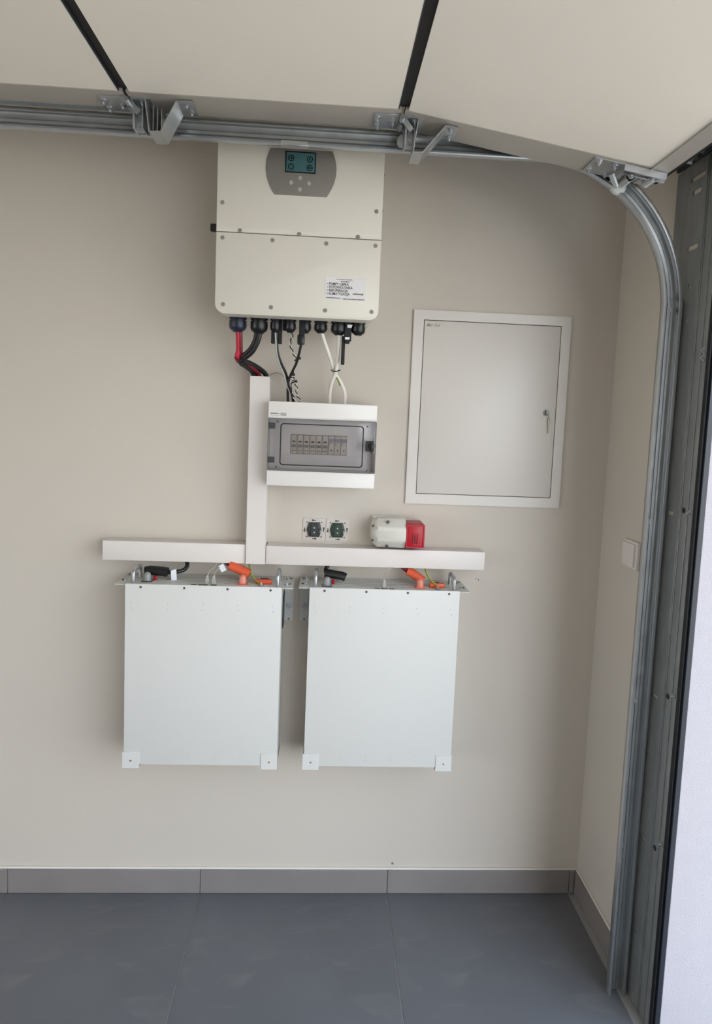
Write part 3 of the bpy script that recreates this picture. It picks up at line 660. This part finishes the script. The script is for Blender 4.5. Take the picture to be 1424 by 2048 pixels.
# ------------------------------------------------------------------ two bare sockets
def socket(cx, cz, M, lab):
    t = thing('wall_socket', lab, 'socket', (cx, -.003, cz-.0355), 'bare sockets above the trunking')
    bm = B()
    oct_o = rrect(cx-.0350, cx+.0350, cz-.0350, cz+.0350, .003, 2)
    n = len(oct_o); ic = []
    for (a, c) in oct_o:
        an = math.atan2(c-cz, a-cx); ic.append((cx+.0245*math.cos(an), cz+.0245*math.sin(an)))
    ring_frame(bm, oct_o, ic, -.0020, 0)
    part('mounting_plate', bm, PLATE, t)
    bm = B()
    hx = [(-.023, 0), (-.0165, -.0225), (.0165, -.0225), (.023, 0), (.0165, .0225), (-.0165, .0225)]
    bprism(bm, [(cx+a, cz+c) for a, c in hx], -.0075, .0, .002); me_ = part('mechanism', bm, M, t)
    bm = B(); box(bm, cx-.010, cx+.011, -.0100, -.0070, cz-.018, cz+.018, .001); box(bm, cx-.017, cx-.012, -.009, -.007, cz-.006, cz+.012, .001); box(bm, cx+.013, cx+.018, -.009, -.007, cz-.014, cz+.004, .001); part('insert', bm, M, me_)
    for (a, c) in ((0, .006), (0, -.008)):
        bm = B(); lathe(bm, (cx+a, -.0098, cz+c), (0, -1, 0), [(0, .0024), (.0012, .0022), (.0018, .001)], 10); part('contact', bm, ZINC, me_)
    bm = B(); box(bm, cx+.0175, cx+.0205, -.0088, -.0068, cz-.010, cz-.001, .0005); part('contact', bm, ZINC, me_)
    bm = B()
    for (a, c) in ((-.022, .0225), (.022, .0225), (-.022, -.0225), (.022, -.0225)): box(bm, cx+a-.002, cx+a+.002, -.0026, -.0018, cz+c-.0018, cz+c+.0018)
    for s in (-1, 1):
        box(bm, cx+s*.0295-.0015, cx+s*.0295+.0015, -.0026, -.0018, cz-.006, cz+.005)
        cyl(bm, (cx+s*.0295, -.0026, cz+s*.005), (cx+s*.0295, -.0018, cz+s*.005), .003, seg=10)
        cyl(bm, (cx-s*.005, -.0026, cz+s*.0285), (cx-s*.005, -.0018, cz+s*.0285), .003, seg=10)
        box(bm, cx-.005, cx+.005, -.0026, -.0018, cz+s*.0285-.0013, cz+s*.0285+.0013)
    part('plate_slots', bm, SCREWD, t, kind='stuff')
socket(-.0195, 1.1885, MECH, 'bare wall socket insert with dark grey mechanism, left of the pair')
socket(.0520, 1.1885, MECHG, 'bare wall socket insert with green-black mechanism, right of the pair')

# ------------------------------------------------------------------ grey industrial socket with red flap
IS = thing('industrial_socket', 'pale grey industrial power socket with red flap above the trunking', 'socket', (.23, -.05, 1.149))
yc2, zc2, rr2 = -.050, 1.1965, .049
def octo(r, x, dz=0):
    return [Vector((x, min(yc2+r*math.sin(a), -.001), zc2+dz+r*math.cos(a)*.97)) for a in [math.radians(22.5+45*k) for k in range(8)]]
bm = B(); rings = []
for x, r in ((.1520, .026), (.1560, .036), (.1700, .049), (.2480, .0505), (.2530, .0495), (.2530, .044)):
    rings.append([bm.verts.new(v) for v in octo(r, x)])
for i in range(len(rings)-1):
    for k in range(8): bm.faces.new((rings[i][k], rings[i][(k+1) % 8], rings[i+1][(k+1) % 8], rings[i+1][k]))
bm.faces.new(rings[0]); bm.faces.new(rings[-1])
bmesh.ops.bevel(bm, geom=[e for e in bm.edges if abs(e.verts[0].co.x-e.verts[1].co.x) > .003], offset=.008, segments=3, profile=.5, affect='EDGES')
part('housing', bm, GREYB, IS)
bm = B(); box(bm, .156, .252, -.012, 0, 1.1525, 1.2400, .004, 2); part('back_plate', bm, GREYB, IS)
bm = B(); box(bm, .2530, .3090, -.094, -.006, 1.1580, 1.2280, .004, 2); FLP = part('flap', bm, REDP, IS, label='red hinged flap')
bm = B(); ring_frame(bm, rrect(.2540, .3080, 1.1590, 1.2270, .002), rrect(.2570, .3040, 1.1630, 1.2230, .002), -.0965, -.0930); part('flap_rim', bm, REDP, FLP)
bm = B(); ring_frame(bm, rrect(.2730, .2900, 1.1680, 1.2020, .002), rrect(.2760, .2870, 1.1710, 1.1990, .001), -.0975, -.0930); part('grip', bm, REDP, FLP)
bm = B(); box(bm, .2770, .2815, -.0955, -.0935, 1.1730, 1.1960); part('grip_slot', bm, mat('dark_red', (96, 6, 18), .5), FLP)
for (x, z, y) in ((.1545, 1.2185, -.078), (.1545, 1.1750, -.078)):
    bm = B(); cyl(bm, (x+.004, y+.006, z), (x-.001, y-.002, z), .0035, seg=10); part('screw', bm, SCREWD, IS)
for (z, s) in ((1.2290, 1), (1.1600, -1)):
    bm = B(); cyl(bm, (.1985, -.075, z), (.1985, -.086, z+s*.004), .0050, seg=12); part('screw', bm, SCREWD, IS)

# ------------------------------------------------------------------ light switch on the right wall return
SW = thing('light_switch', 'white surface light switch on the narrow wall beside the steel track', 'switch', (XR-.01, -.205, 1.143))
bm = B(); box(bm, XR-.010, XR, -.247, -.166, 1.1435, 1.2215, .002, 2); part('frame', bm, PVC, SW)
bm = B(); box(bm, XR-.016, XR-.008, -.238, -.170, 1.1500, 1.2140, .002, 2); part('rocker', bm, PVC, SW)

# ------------------------------------------------------------------ batteries
def battery(x0, x1, yf, zb, zt, side_lab, mirror):
    t = thing('battery_module', side_lab, 'battery', ((x0+x1)/2, yf/2, zb), 'wall-hung white batteries')
    bm = B(); box(bm, x0+.001, x1-.001, yf+.002, -.008, zb, zt-.0045, .001); part('case', bm, BATW, t)
    bm = B(); bprism(bm, rrect(x0, x1, zb, zt, .0008, 1), yf, yf+.0035, .0008); part('front_sheet', bm, BATW, t)
    bm = B(); box(bm, x0+.001, x1-.001, yf+.0035, -.006, zt-.0055, zt-.003, .0005); FP = part('face_plate', bm, BATG, t, label='grey connector face with printed lines')
    bm = B()
    for i in range(5):
        y = yf+.035+.016*i; a = x0+.10+(i % 2)*.03; box(bm, a, a+.10+.03*(i % 3), y, y+.0012, zt-.0031, zt-.0027); box(bm, a+.17, a+.25, y+.003, y+.0042, zt-.0031, zt-.0027)
    part('printed_lines', bm, GREYP, FP, kind='stuff')
    for k in range(4):
        x = x0+.0435+(x1-x0-.075)*k/3
        bm = B(); lathe(bm, (x, yf+.0005, zt-.0085), (0, -1, 0), [(0, .0036), (.0010, .0036), (.0016, .002)], 12); part('screw', bm, SCREWD, t)
    bm = B()
    rnd = random.Random(7)
    for zrow, n in ((zt-.055, 5), (zt-.071, 5), (zb+.033, 4), (zb+.020, 4)):
        for k in range(n):
            x = (x0+.018+(x1-x0-.04)*k/4) if n == 5 else (x0+.105+(x1-x0-.21)*k/3)
            x += rnd.uniform(-.003, .003)+(.006 if zrow < zt-.06 and n == 5 and k == 0 else 0)
            lathe(bm, (x, yf+.0006, zrow+rnd.uniform(-.001, .001)), (0, -1, 0), [(0, .0028), (.0009, .0024), (.0010, .001)], 8)
    part('spot_welds', bm, mat('weld_mark', (196, 196, 190), .4), t, kind='stuff')
    # handles
    for hx in (x0+.017, x1-.013):
        bm = B(); tube(bm, [(hx, yf+.022, zt-.004), (hx, yf+.022, zt+.022), (hx, yf+.026, zt+.030), (hx, yf+.034, zt+.033), (hx, yf+.078, zt+.033), (hx, yf+.086, zt+.030), (hx, yf+.090, zt+.022), (hx, yf+.090, zt-.004)], .0052, 10, 3)
        part('handle', bm, ZINC, t, label='bent chrome handle')
    # rack ears with screws, wall brackets below them
    for s, xe in ((-1, x0), (1, x1)):
        a, c = (xe-.031, xe+.0) if s < 0 else (xe, xe+.031)
        bm = B(); box(bm, a, c, yf+.006, -.002, zt-.0055, zt-.0030, .0006); E = part('rack_ear', bm, BATG, t)
        xm = (a+c)/2
        for y in (yf+.04, yf+.105):
            bm = B(); hexbolt(bm, (xm-.004*s, y, zt-.003), (0, 0, 1), .0045, .004); part('ear_bolt', bm, ZINC, E)
            bm = B(); cyl(bm, (xm+.006*s, y+.012, zt-.003), (xm+.006*s, y+.012, zt-.0015), .004, seg=10); part('ear_washer', bm, SCREWD, E)
        inner = (s > 0) != mirror
        if inner:
            bm = B(); box(bm, a+.001, c-.001, -.004, 0, zt-.142, zt-.0055, .0008); box(bm, a+.001, c-.001, -.018, 0, zt-.0095, zt-.0055, .0006); K = part('wall_bracket', bm, BATW, t)
            bm = B(); hexbolt(bm, (xm, -.004, zt-.094), (0, -1, 0), .0070, .006); part('anchor_bolt', bm, ZINC, K)
            bm = B(); cyl(bm, (xm, -.0035, zt-.136), (xm, -.0046, zt-.136), .0028, seg=10); part('bracket_hole', bm, SCREWD, K)
            bm = B(); box(bm, (a if s > 0 else c-.0022), (a+.0022 if s > 0 else c), -.055, -.0, zt-.150, zt-.048, .0004); part('side_rail', bm, STEELD, K)
    # bottom corner brackets
    for (a, c) in ((x0-.004, x0+.045), (x1-.046, x1+.002)):
        bm = B(); box(bm, a, c, yf-.0022, yf+.0005, zb-.011, zb+.038, .0006); box(bm, a, c, yf-.002, -.001, zb-.011, zb-.0085, .0006); K = part('corner_bracket', bm, BATW, t)
        bm = B(); lathe(bm, ((a+c)/2, yf-.0020, zb+.012), (0, -1, 0), [(0, .0030), (.001, .0028), (.0014, .001)], 10); part('corner_screw', bm, SCREW, K)
    return t, FP
BA, FA = battery(-.5470, -.1050, -.145, .5070, 1.0420, 'wall-hung white battery module on the left, below the upright trunking', False)
BC, FC = battery(-.0255, .4140, -.135, .5020, 1.0420, 'wall-hung white battery module on the right, below the industrial socket', True)
def post(parent, x, y, z, m1, m2, name, lab):
    bm = B(); box(bm, x-.013, x+.013, y-.010, y+.010, z, z+.004, .001); lathe(bm, (x, y, z+.003), (0, 0, 1), [(0, .0105), (.017, .0100), (.022, .0075), (.024, .003)], 14)
    o = part(name, bm, m1, parent, label=lab)
    bm = B(); box(bm, x-.0145, x+.0145, y-.012, y+.012, z-.0002, z+.002); part('post_base', bm, m2, parent); return o
ZT = 1.0390
# left battery fittings
post(BA, -.497, -.100, ZT, mat('terminal_grey', (140, 142, 142), .35), BLACK, 'terminal_post', 'grey terminal post')
bm = B(); cyl(bm, (-.478, -.085, ZT), (-.478, -.085, ZT+.012), .005, seg=12); part('power_button', bm, REDP, BA, label='small red button')
post(BA, -.2215, -.105, ZT, PINKO, ORNG, 'terminal_post', 'salmon terminal post')
bm = B(); box(bm, -.184, -.137, -.104, -.086, ZT, ZT+.013, .003, 2); part('fuse_carrier', bm, ORNG, BA, label='orange bar'); bm = B(); box(bm, -.173, -.148, -.082, -.072, ZT, ZT+.012, .001); part('rocker', bm, BLACK, BA)
for a, c in ((-.345, -.318), (-.309, -.293), (-.365, -.350)):
    bm = B(); box(bm, a, c, -.134, -.126, ZT, ZT+.002); part('data_port', bm, BLACK, BA)
# right battery fittings
post(BC, .0245, -.100, ZT, mat('terminal_grey', (140, 142, 142), .35), BLACK, 'terminal_post', 'grey terminal post')
bm = B(); cyl(bm, (.0435, -.075, ZT), (.0435, -.075, ZT+.012), .005, seg=12); part('power_button', bm, REDP, BC, label='small red button')
post(BC, .3020, -.095, ZT, PINKO, ORNG, 'terminal_post', 'salmon terminal post')
bm = B(); box(bm, .331, .377, -.094, -.078, ZT, ZT+.013, .003, 2); part('fuse_carrier', bm, ORNG, BC, label='orange bar'); bm = B(); box(bm, .341, .364, -.074, -.066, ZT, ZT+.012, .001); part('rocker', bm, BLACK, BC)
for a, c in ((.183, .202), (.207, .222), (.165, .178)):
    bm = B(); box(bm, a, c, -.126, -.118, ZT, ZT+.002); part('data_port', bm, BLACK, BC)

def plug_lead(name, lab, cat, body, r, m, lead, lr, lm, group=None, flat=.8, tag=False):
    t = thing(name, lab, cat, (body[0][0], body[0][1], ZT), group)
    bm = B(); tube(bm, body, r, 12, 1, False, flat); bmesh.ops.bevel(bm, geom=[f for f in bm.faces if len(f.verts) > 4], offset=.002, segments=2, affect='EDGES') if False else None
    part('plug', bm, m, t)
    bm = B(); tube(bm, lead, lr, 10, 6); part('lead', bm, lm, t)
    if tag:
        bm = B(); obox(bm, (-.425, -.085, 1.058), Vector((.9, .2, .3)).normalized(), Vector((-.2, .9, .3)).normalized(), Vector((0, -.3, 1)).normalized(), -.008, .008, -.0008, .0008, -.022, .014); part('cable_tag', bm, TAGW, t, label='white tag')
    return t
plug_lead('power_lead', 'black plug and lead on the left battery, white tag round the lead', 'cable', [(-.511, -.072, 1.061), (-.497, -.072, 1.064), (-.460, -.072, 1.062), (-.445, -.072, 1.060)], .0145, BLACK,
          [(-.447, -.072, 1.060), (-.420, -.070, 1.061), (-.400, -.058, 1.066), (-.394, -.045, 1.078), (-.402, -.034, 1.090), (-.410, -.03, 1.095)], .0062, CABB, 'black battery leads', tag=True)
plug_lead('power_lead', 'black plug and lead on the right battery, without a tag', 'cable', [(.080, -.060, 1.056), (.070, -.060, 1.060), (.030, -.060, 1.066), (.016, -.060, 1.066)], .0135, BLACK,
          [(.022, -.058, 1.066), (.020, -.045, 1.075), (.026, -.038, 1.085), (.030, -.034, 1.095)], .0062, CABB, 'black battery leads')
plug_lead('orange_lead', 'orange plug with crimson lead on the left battery', 'cable', [(-.266, -.060, 1.083), (-.250, -.062, 1.078), (-.222, -.066, 1.066), (-.206, -.068, 1.060)], .0150, ORNG,
          [(-.262, -.060, 1.082), (-.275, -.052, 1.088), (-.285, -.046, 1.094)], .0075, CRIM, 'orange battery leads')
plug_lead('orange_lead', 'orange plug with crimson lead on the right battery', 'cable', [(.268, -.050, 1.078), (.280, -.052, 1.074), (.300, -.060, 1.062), (.316, -.064, 1.052)], .0140, ORNG,
          [(.272, -.050, 1.077), (.260, -.046, 1.084), (.250, -.042, 1.094)], .0070, CRIM, 'orange battery leads')
def earth(x1, x2, y, lab):
    t = thing('earth_wire', lab, 'wire', (x2, y, ZT), 'green and yellow earth wires')
    pts = [(x1, -.035, 1.094), (x1+.003, -.050, 1.078), (x1+.012, -.075, 1.060), (x1+.028, -.100, 1.048), (x2, y, 1.0435)]
    bm = B(); tube(bm, pts, .0022, 8); part('green_core', bm, GRN, t)
    bm = B(); tube(bm, [(a+.0014, b_-.0012, c+.0004) for a, b_, c in pts], .0017, 8); part('yellow_stripe', bm, YEL, t)
    bm = B(); cyl(bm, (x2, y, 1.0395), (x2, y, 1.0425), .0075, seg=14); hexbolt(bm, (x2, y, 1.0425), (0, 0, 1), .004, .004, False); part('ring_terminal', bm, ZINC, t)
earth(-.212, -.166, -.122, 'green and yellow earth wire beside the orange plug, left battery')
earth(.322, .352, -.112, 'green and yellow earth wire beside the orange plug, right battery')
def netlead(pts, lab):
    t = thing('data_lead', lab, 'cable', (pts[0][0], pts[0][1], ZT), 'grey data leads')
    x, y, z = pts[0]
    bm = B(); box(bm, x-.0055, x+.0055, y-.004, y+.006, ZT, ZT+.017, .001); box(bm, x-.0035, x+.0035, y-.003, y+.005, ZT+.016, ZT+.027, .001); part('connector', bm, CABG, t)
    bm = B(); tube(bm, [(x, y, ZT+.024)] + pts[1:], .0013, 6); part('lead', bm, CABG, t)
netlead([(-.322, -.118, 1.05), (-.318, -.10, 1.074), (-.306, -.08, 1.083), (-.302, -.045, 1.0945)], 'thin grey data lead in the left port of the left battery')
netlead([(-.303, -.118, 1.05), (-.300, -.10, 1.074), (-.290, -.07, 1.083), (-.285, -.045, 1.0945)], 'thin grey data lead in the right port of the left battery')
netlead([(.193, -.110, 1.05), (.194, -.095, 1.075), (.210, -.070, 1.088), (.240, -.05, 1.092)], 'thin grey data lead arching over the right battery')
bm = B(); obox(bm, (-.286, -.075, 1.078), Vector((.75, 0, .45)).normalized(), YV, Vector((-.45, 0, .75)).normalized(), -.007, .008, -.003, .003, -.011, .010)
solo('cable_tag', bm, TAGW, 'small white tag hanging beside the orange plug, left battery', 'tag')

# ------------------------------------------------------------------ cables under the inverter
def cable(name, pts, r, m, lab, group=None, seg=14):
    bm = B(); tube(bm, pts, r, seg, 8); return solo(name, bm, m, lab, 'cable', group)
cable('power_cable', [(-.246, -.15, 1.766), (-.2455, -.142, 1.740), (-.246, -.130, 1.712), (-.2505, -.122, 1.692), (-.2490, -.104, 1.683), (-.240, -.082, 1.682), (-.216, -.052, 1.668), (-.198, -.026, 1.640), (-.196, -.020, 1.60)], .0072, RED, 'thick red cable from the leftmost gland into the upright trunking')
cable('power_cable', [(-.241, -.15, 1.766), (-.240, -.140, 1.735), (-.241, -.126, 1.705), (-.245, -.108, 1.686), (-.235, -.098, 1.682), (-.212, -.074, 1.668), (-.1955, -.048, 1.648), (-.188, -.040, 1.60)], .0066, CRIM, 'red cable painted crimson as if shaded, tucked behind the thick red one')  # red cable in shade, the shade put into its crimson colour
cable('power_cable', [(-.193, -.15, 1.766), (-.199, -.142, 1.738), (-.214, -.132, 1.712), (-.234, -.120, 1.694), (-.236, -.108, 1.684), (-.216, -.085, 1.678), (-.190, -.055, 1.664), (-.175, -.038, 1.646), (-.172, -.034, 1.60)], .0072, CABB, 'black cable, right one from the second gland, outermost in the bend to the trunking')
cable('power_cable', [(-.185, -.152, 1.766), (-.190, -.148, 1.738), (-.206, -.138, 1.708), (-.230, -.124, 1.688), (-.240, -.112, 1.676), (-.228, -.086, 1.668), (-.211, -.052, 1.650), (-.2075, -.044, 1.60)], .0070, CABB, 'black cable looping lowest, from the second gland to the trunking')
bm = B(); tube(bm, [(-.256, -.128, 1.690), (-.246, -.137, 1.682), (-.234, -.130, 1.684), (-.230, -.110, 1.689), (-.240, -.106, 1.692), (-.252, -.112, 1.692)], .0015, 6); box(bm, -.247, -.241, -.138, -.132, 1.674, 1.682, .001)
solo('cable_tie', bm, BLACK, 'black cable tie where the red and black cables meet', 'cable tie')
# slim black and grey pair from the third gland
cable('signal_cable', [(-.1425, -.15, 1.775), (-.139, -.142, 1.730), (-.136, -.130, 1.705), (-.127, -.115, 1.680), (-.115, -.098, 1.655), (-.109, -.085, 1.630), (-.109, -.07, 1.60), (-.108, -.055, 1.568)], .0038, CABB, 'black signal cable from the third gland bending right into the fuse board')
cable('signal_cable', [(-.1445, -.155, 1.775), (-.1415, -.148, 1.735), (-.139, -.138, 1.705), (-.131, -.120, 1.675), (-.120, -.106, 1.650), (-.113, -.092, 1.625), (-.102, -.075, 1.600), (-.095, -.055, 1.568)], .0024, CABG, 'slim grey signal cable beside the black one from the third gland')
cable('signal_cable', [(-.071, -.157, 1.733), (-.0765, -.145, 1.708), (-.085, -.125, 1.680), (-.100, -.105, 1.650), (-.107, -.092, 1.625), (-.098, -.075, 1.600), (-.092, -.055, 1.568)], .0036, CABB, 'black signal cable from the plug under the fifth gland')
def twist(pts, lab):
    t = thing('twisted_wire', lab, 'wire', pts[-1], 'black and white twisted wires')
    P = spline(pts, 14)
    for ph, m, nm in ((0, CABB, 'black_core'), (math.pi, CABWH, 'white_core')):
        q = []
        for i, p in enumerate(P):
            a = ph+i*.45; q.append(p+Vector((math.cos(a)*.0022, math.sin(a)*.0022, 0)))
        bm = B(); tube(bm, q, .0015, 6, 1, False); part(nm, bm, m, t)
twist([(-.1035, -.15, 1.775), (-.097, -.145, 1.755), (-.102, -.138, 1.735), (-.097, -.13, 1.715), (-.086, -.12, 1.695), (-.085, -.115, 1.680), (-.095, -.105, 1.655), (-.100, -.098, 1.642)], 'black and white twisted wire under the fourth gland, upper length')
twist([(-.100, -.098, 1.640), (-.090, -.09, 1.632), (-.083, -.085, 1.615), (-.084, -.075, 1.598), (-.076, -.062, 1.584), (-.072, -.055, 1.568)], 'black and white twisted wire fraying right, just above the fuse board')
twist([(-.098, -.098, 1.650), (-.093, -.09, 1.640), (-.100, -.08, 1.610), (-.093, -.07, 1.590), (-.083, -.055, 1.568)], 'black and white twisted wire hanging centred above the fuse board')
for (x, y, z, l) in ((-.080, -.125, 1.693, 'upper black cable tie on the signal wires'), (-.096, -.105, 1.648, 'middle black cable tie on the signal wires'), (-.089, -.095, 1.630, 'lowest black cable tie on the signal wires')):
    bm = B(); tube(bm, [(x-.010, y, z-.004), (x-.004, y-.006, z-.001), (x+.003, y-.002, z+.002), (x+.001, y+.006, z+.002), (x-.007, y+.005, z-.002), (x-.010, y+.001, z-.004)], .0016, 6); box(bm, x+.001, x+.008, y-.006, y+.001, z-.001, z+.006, .001)
    solo('cable_tie', bm, BLACK, l, 'cable tie', 'black cable ties')
bm = B(); tube(bm, [(-.166, -.012, 1.652), (-.150, -.010, 1.660), (-.135, -.012, 1.657), (-.125, -.020, 1.648), (-.118, -.05, 1.640)], .0012, 6); solo('thin_wire', bm, mat('beige_wire', (150, 138, 124), .6), 'thin beige wire arching behind the black cables over the fuse board', 'wire')
# two white cables crossing
cable('white_cable', [(-.0180, -.15, 1.777), (-.010, -.144, 1.750), (.004, -.134, 1.715), (.016, -.124, 1.685), (.025, -.112, 1.660), (.042, -.095, 1.637), (.056, -.075, 1.608), (.058, -.055, 1.568)], .0052, CABWH, 'thick white cable from the sixth gland, crossing to the right', 'crossing white cables')
cable('white_cable', [(.0310, -.15, 1.775), (.0325, -.142, 1.740), (.0320, -.134, 1.705), (.0280, -.126, 1.665), (.0180, -.110, 1.635), (.0130, -.085, 1.605), (.0140, -.055, 1.568)], .0052, CABWH, 'thick white cable from the seventh gland, crossing to the left', 'crossing white cables')
bm = B(); tube(bm, [(.024, -.108, 1.672), (.036, -.122, 1.668)], .0012, 6); tube(bm, [(.014, -.122, 1.667), (.020, -.133, 1.663), (.032, -.135, 1.664), (.040, -.124, 1.668), (.034, -.108, 1.668), (.020, -.108, 1.667), (.014, -.120, 1.667)], .0014, 6)
solo('cable_tie', bm, BLACK, 'black cable tie round the crossing white cables', 'cable tie')
bm = B(); tube(bm, [(.027, -.110, 1.655), (.034, -.106, 1.642), (.042, -.095, 1.626)], .0022, 8); solo('earth_wire', bm, GRN, 'green and yellow earth wire showing between the crossing white cables', 'wire')
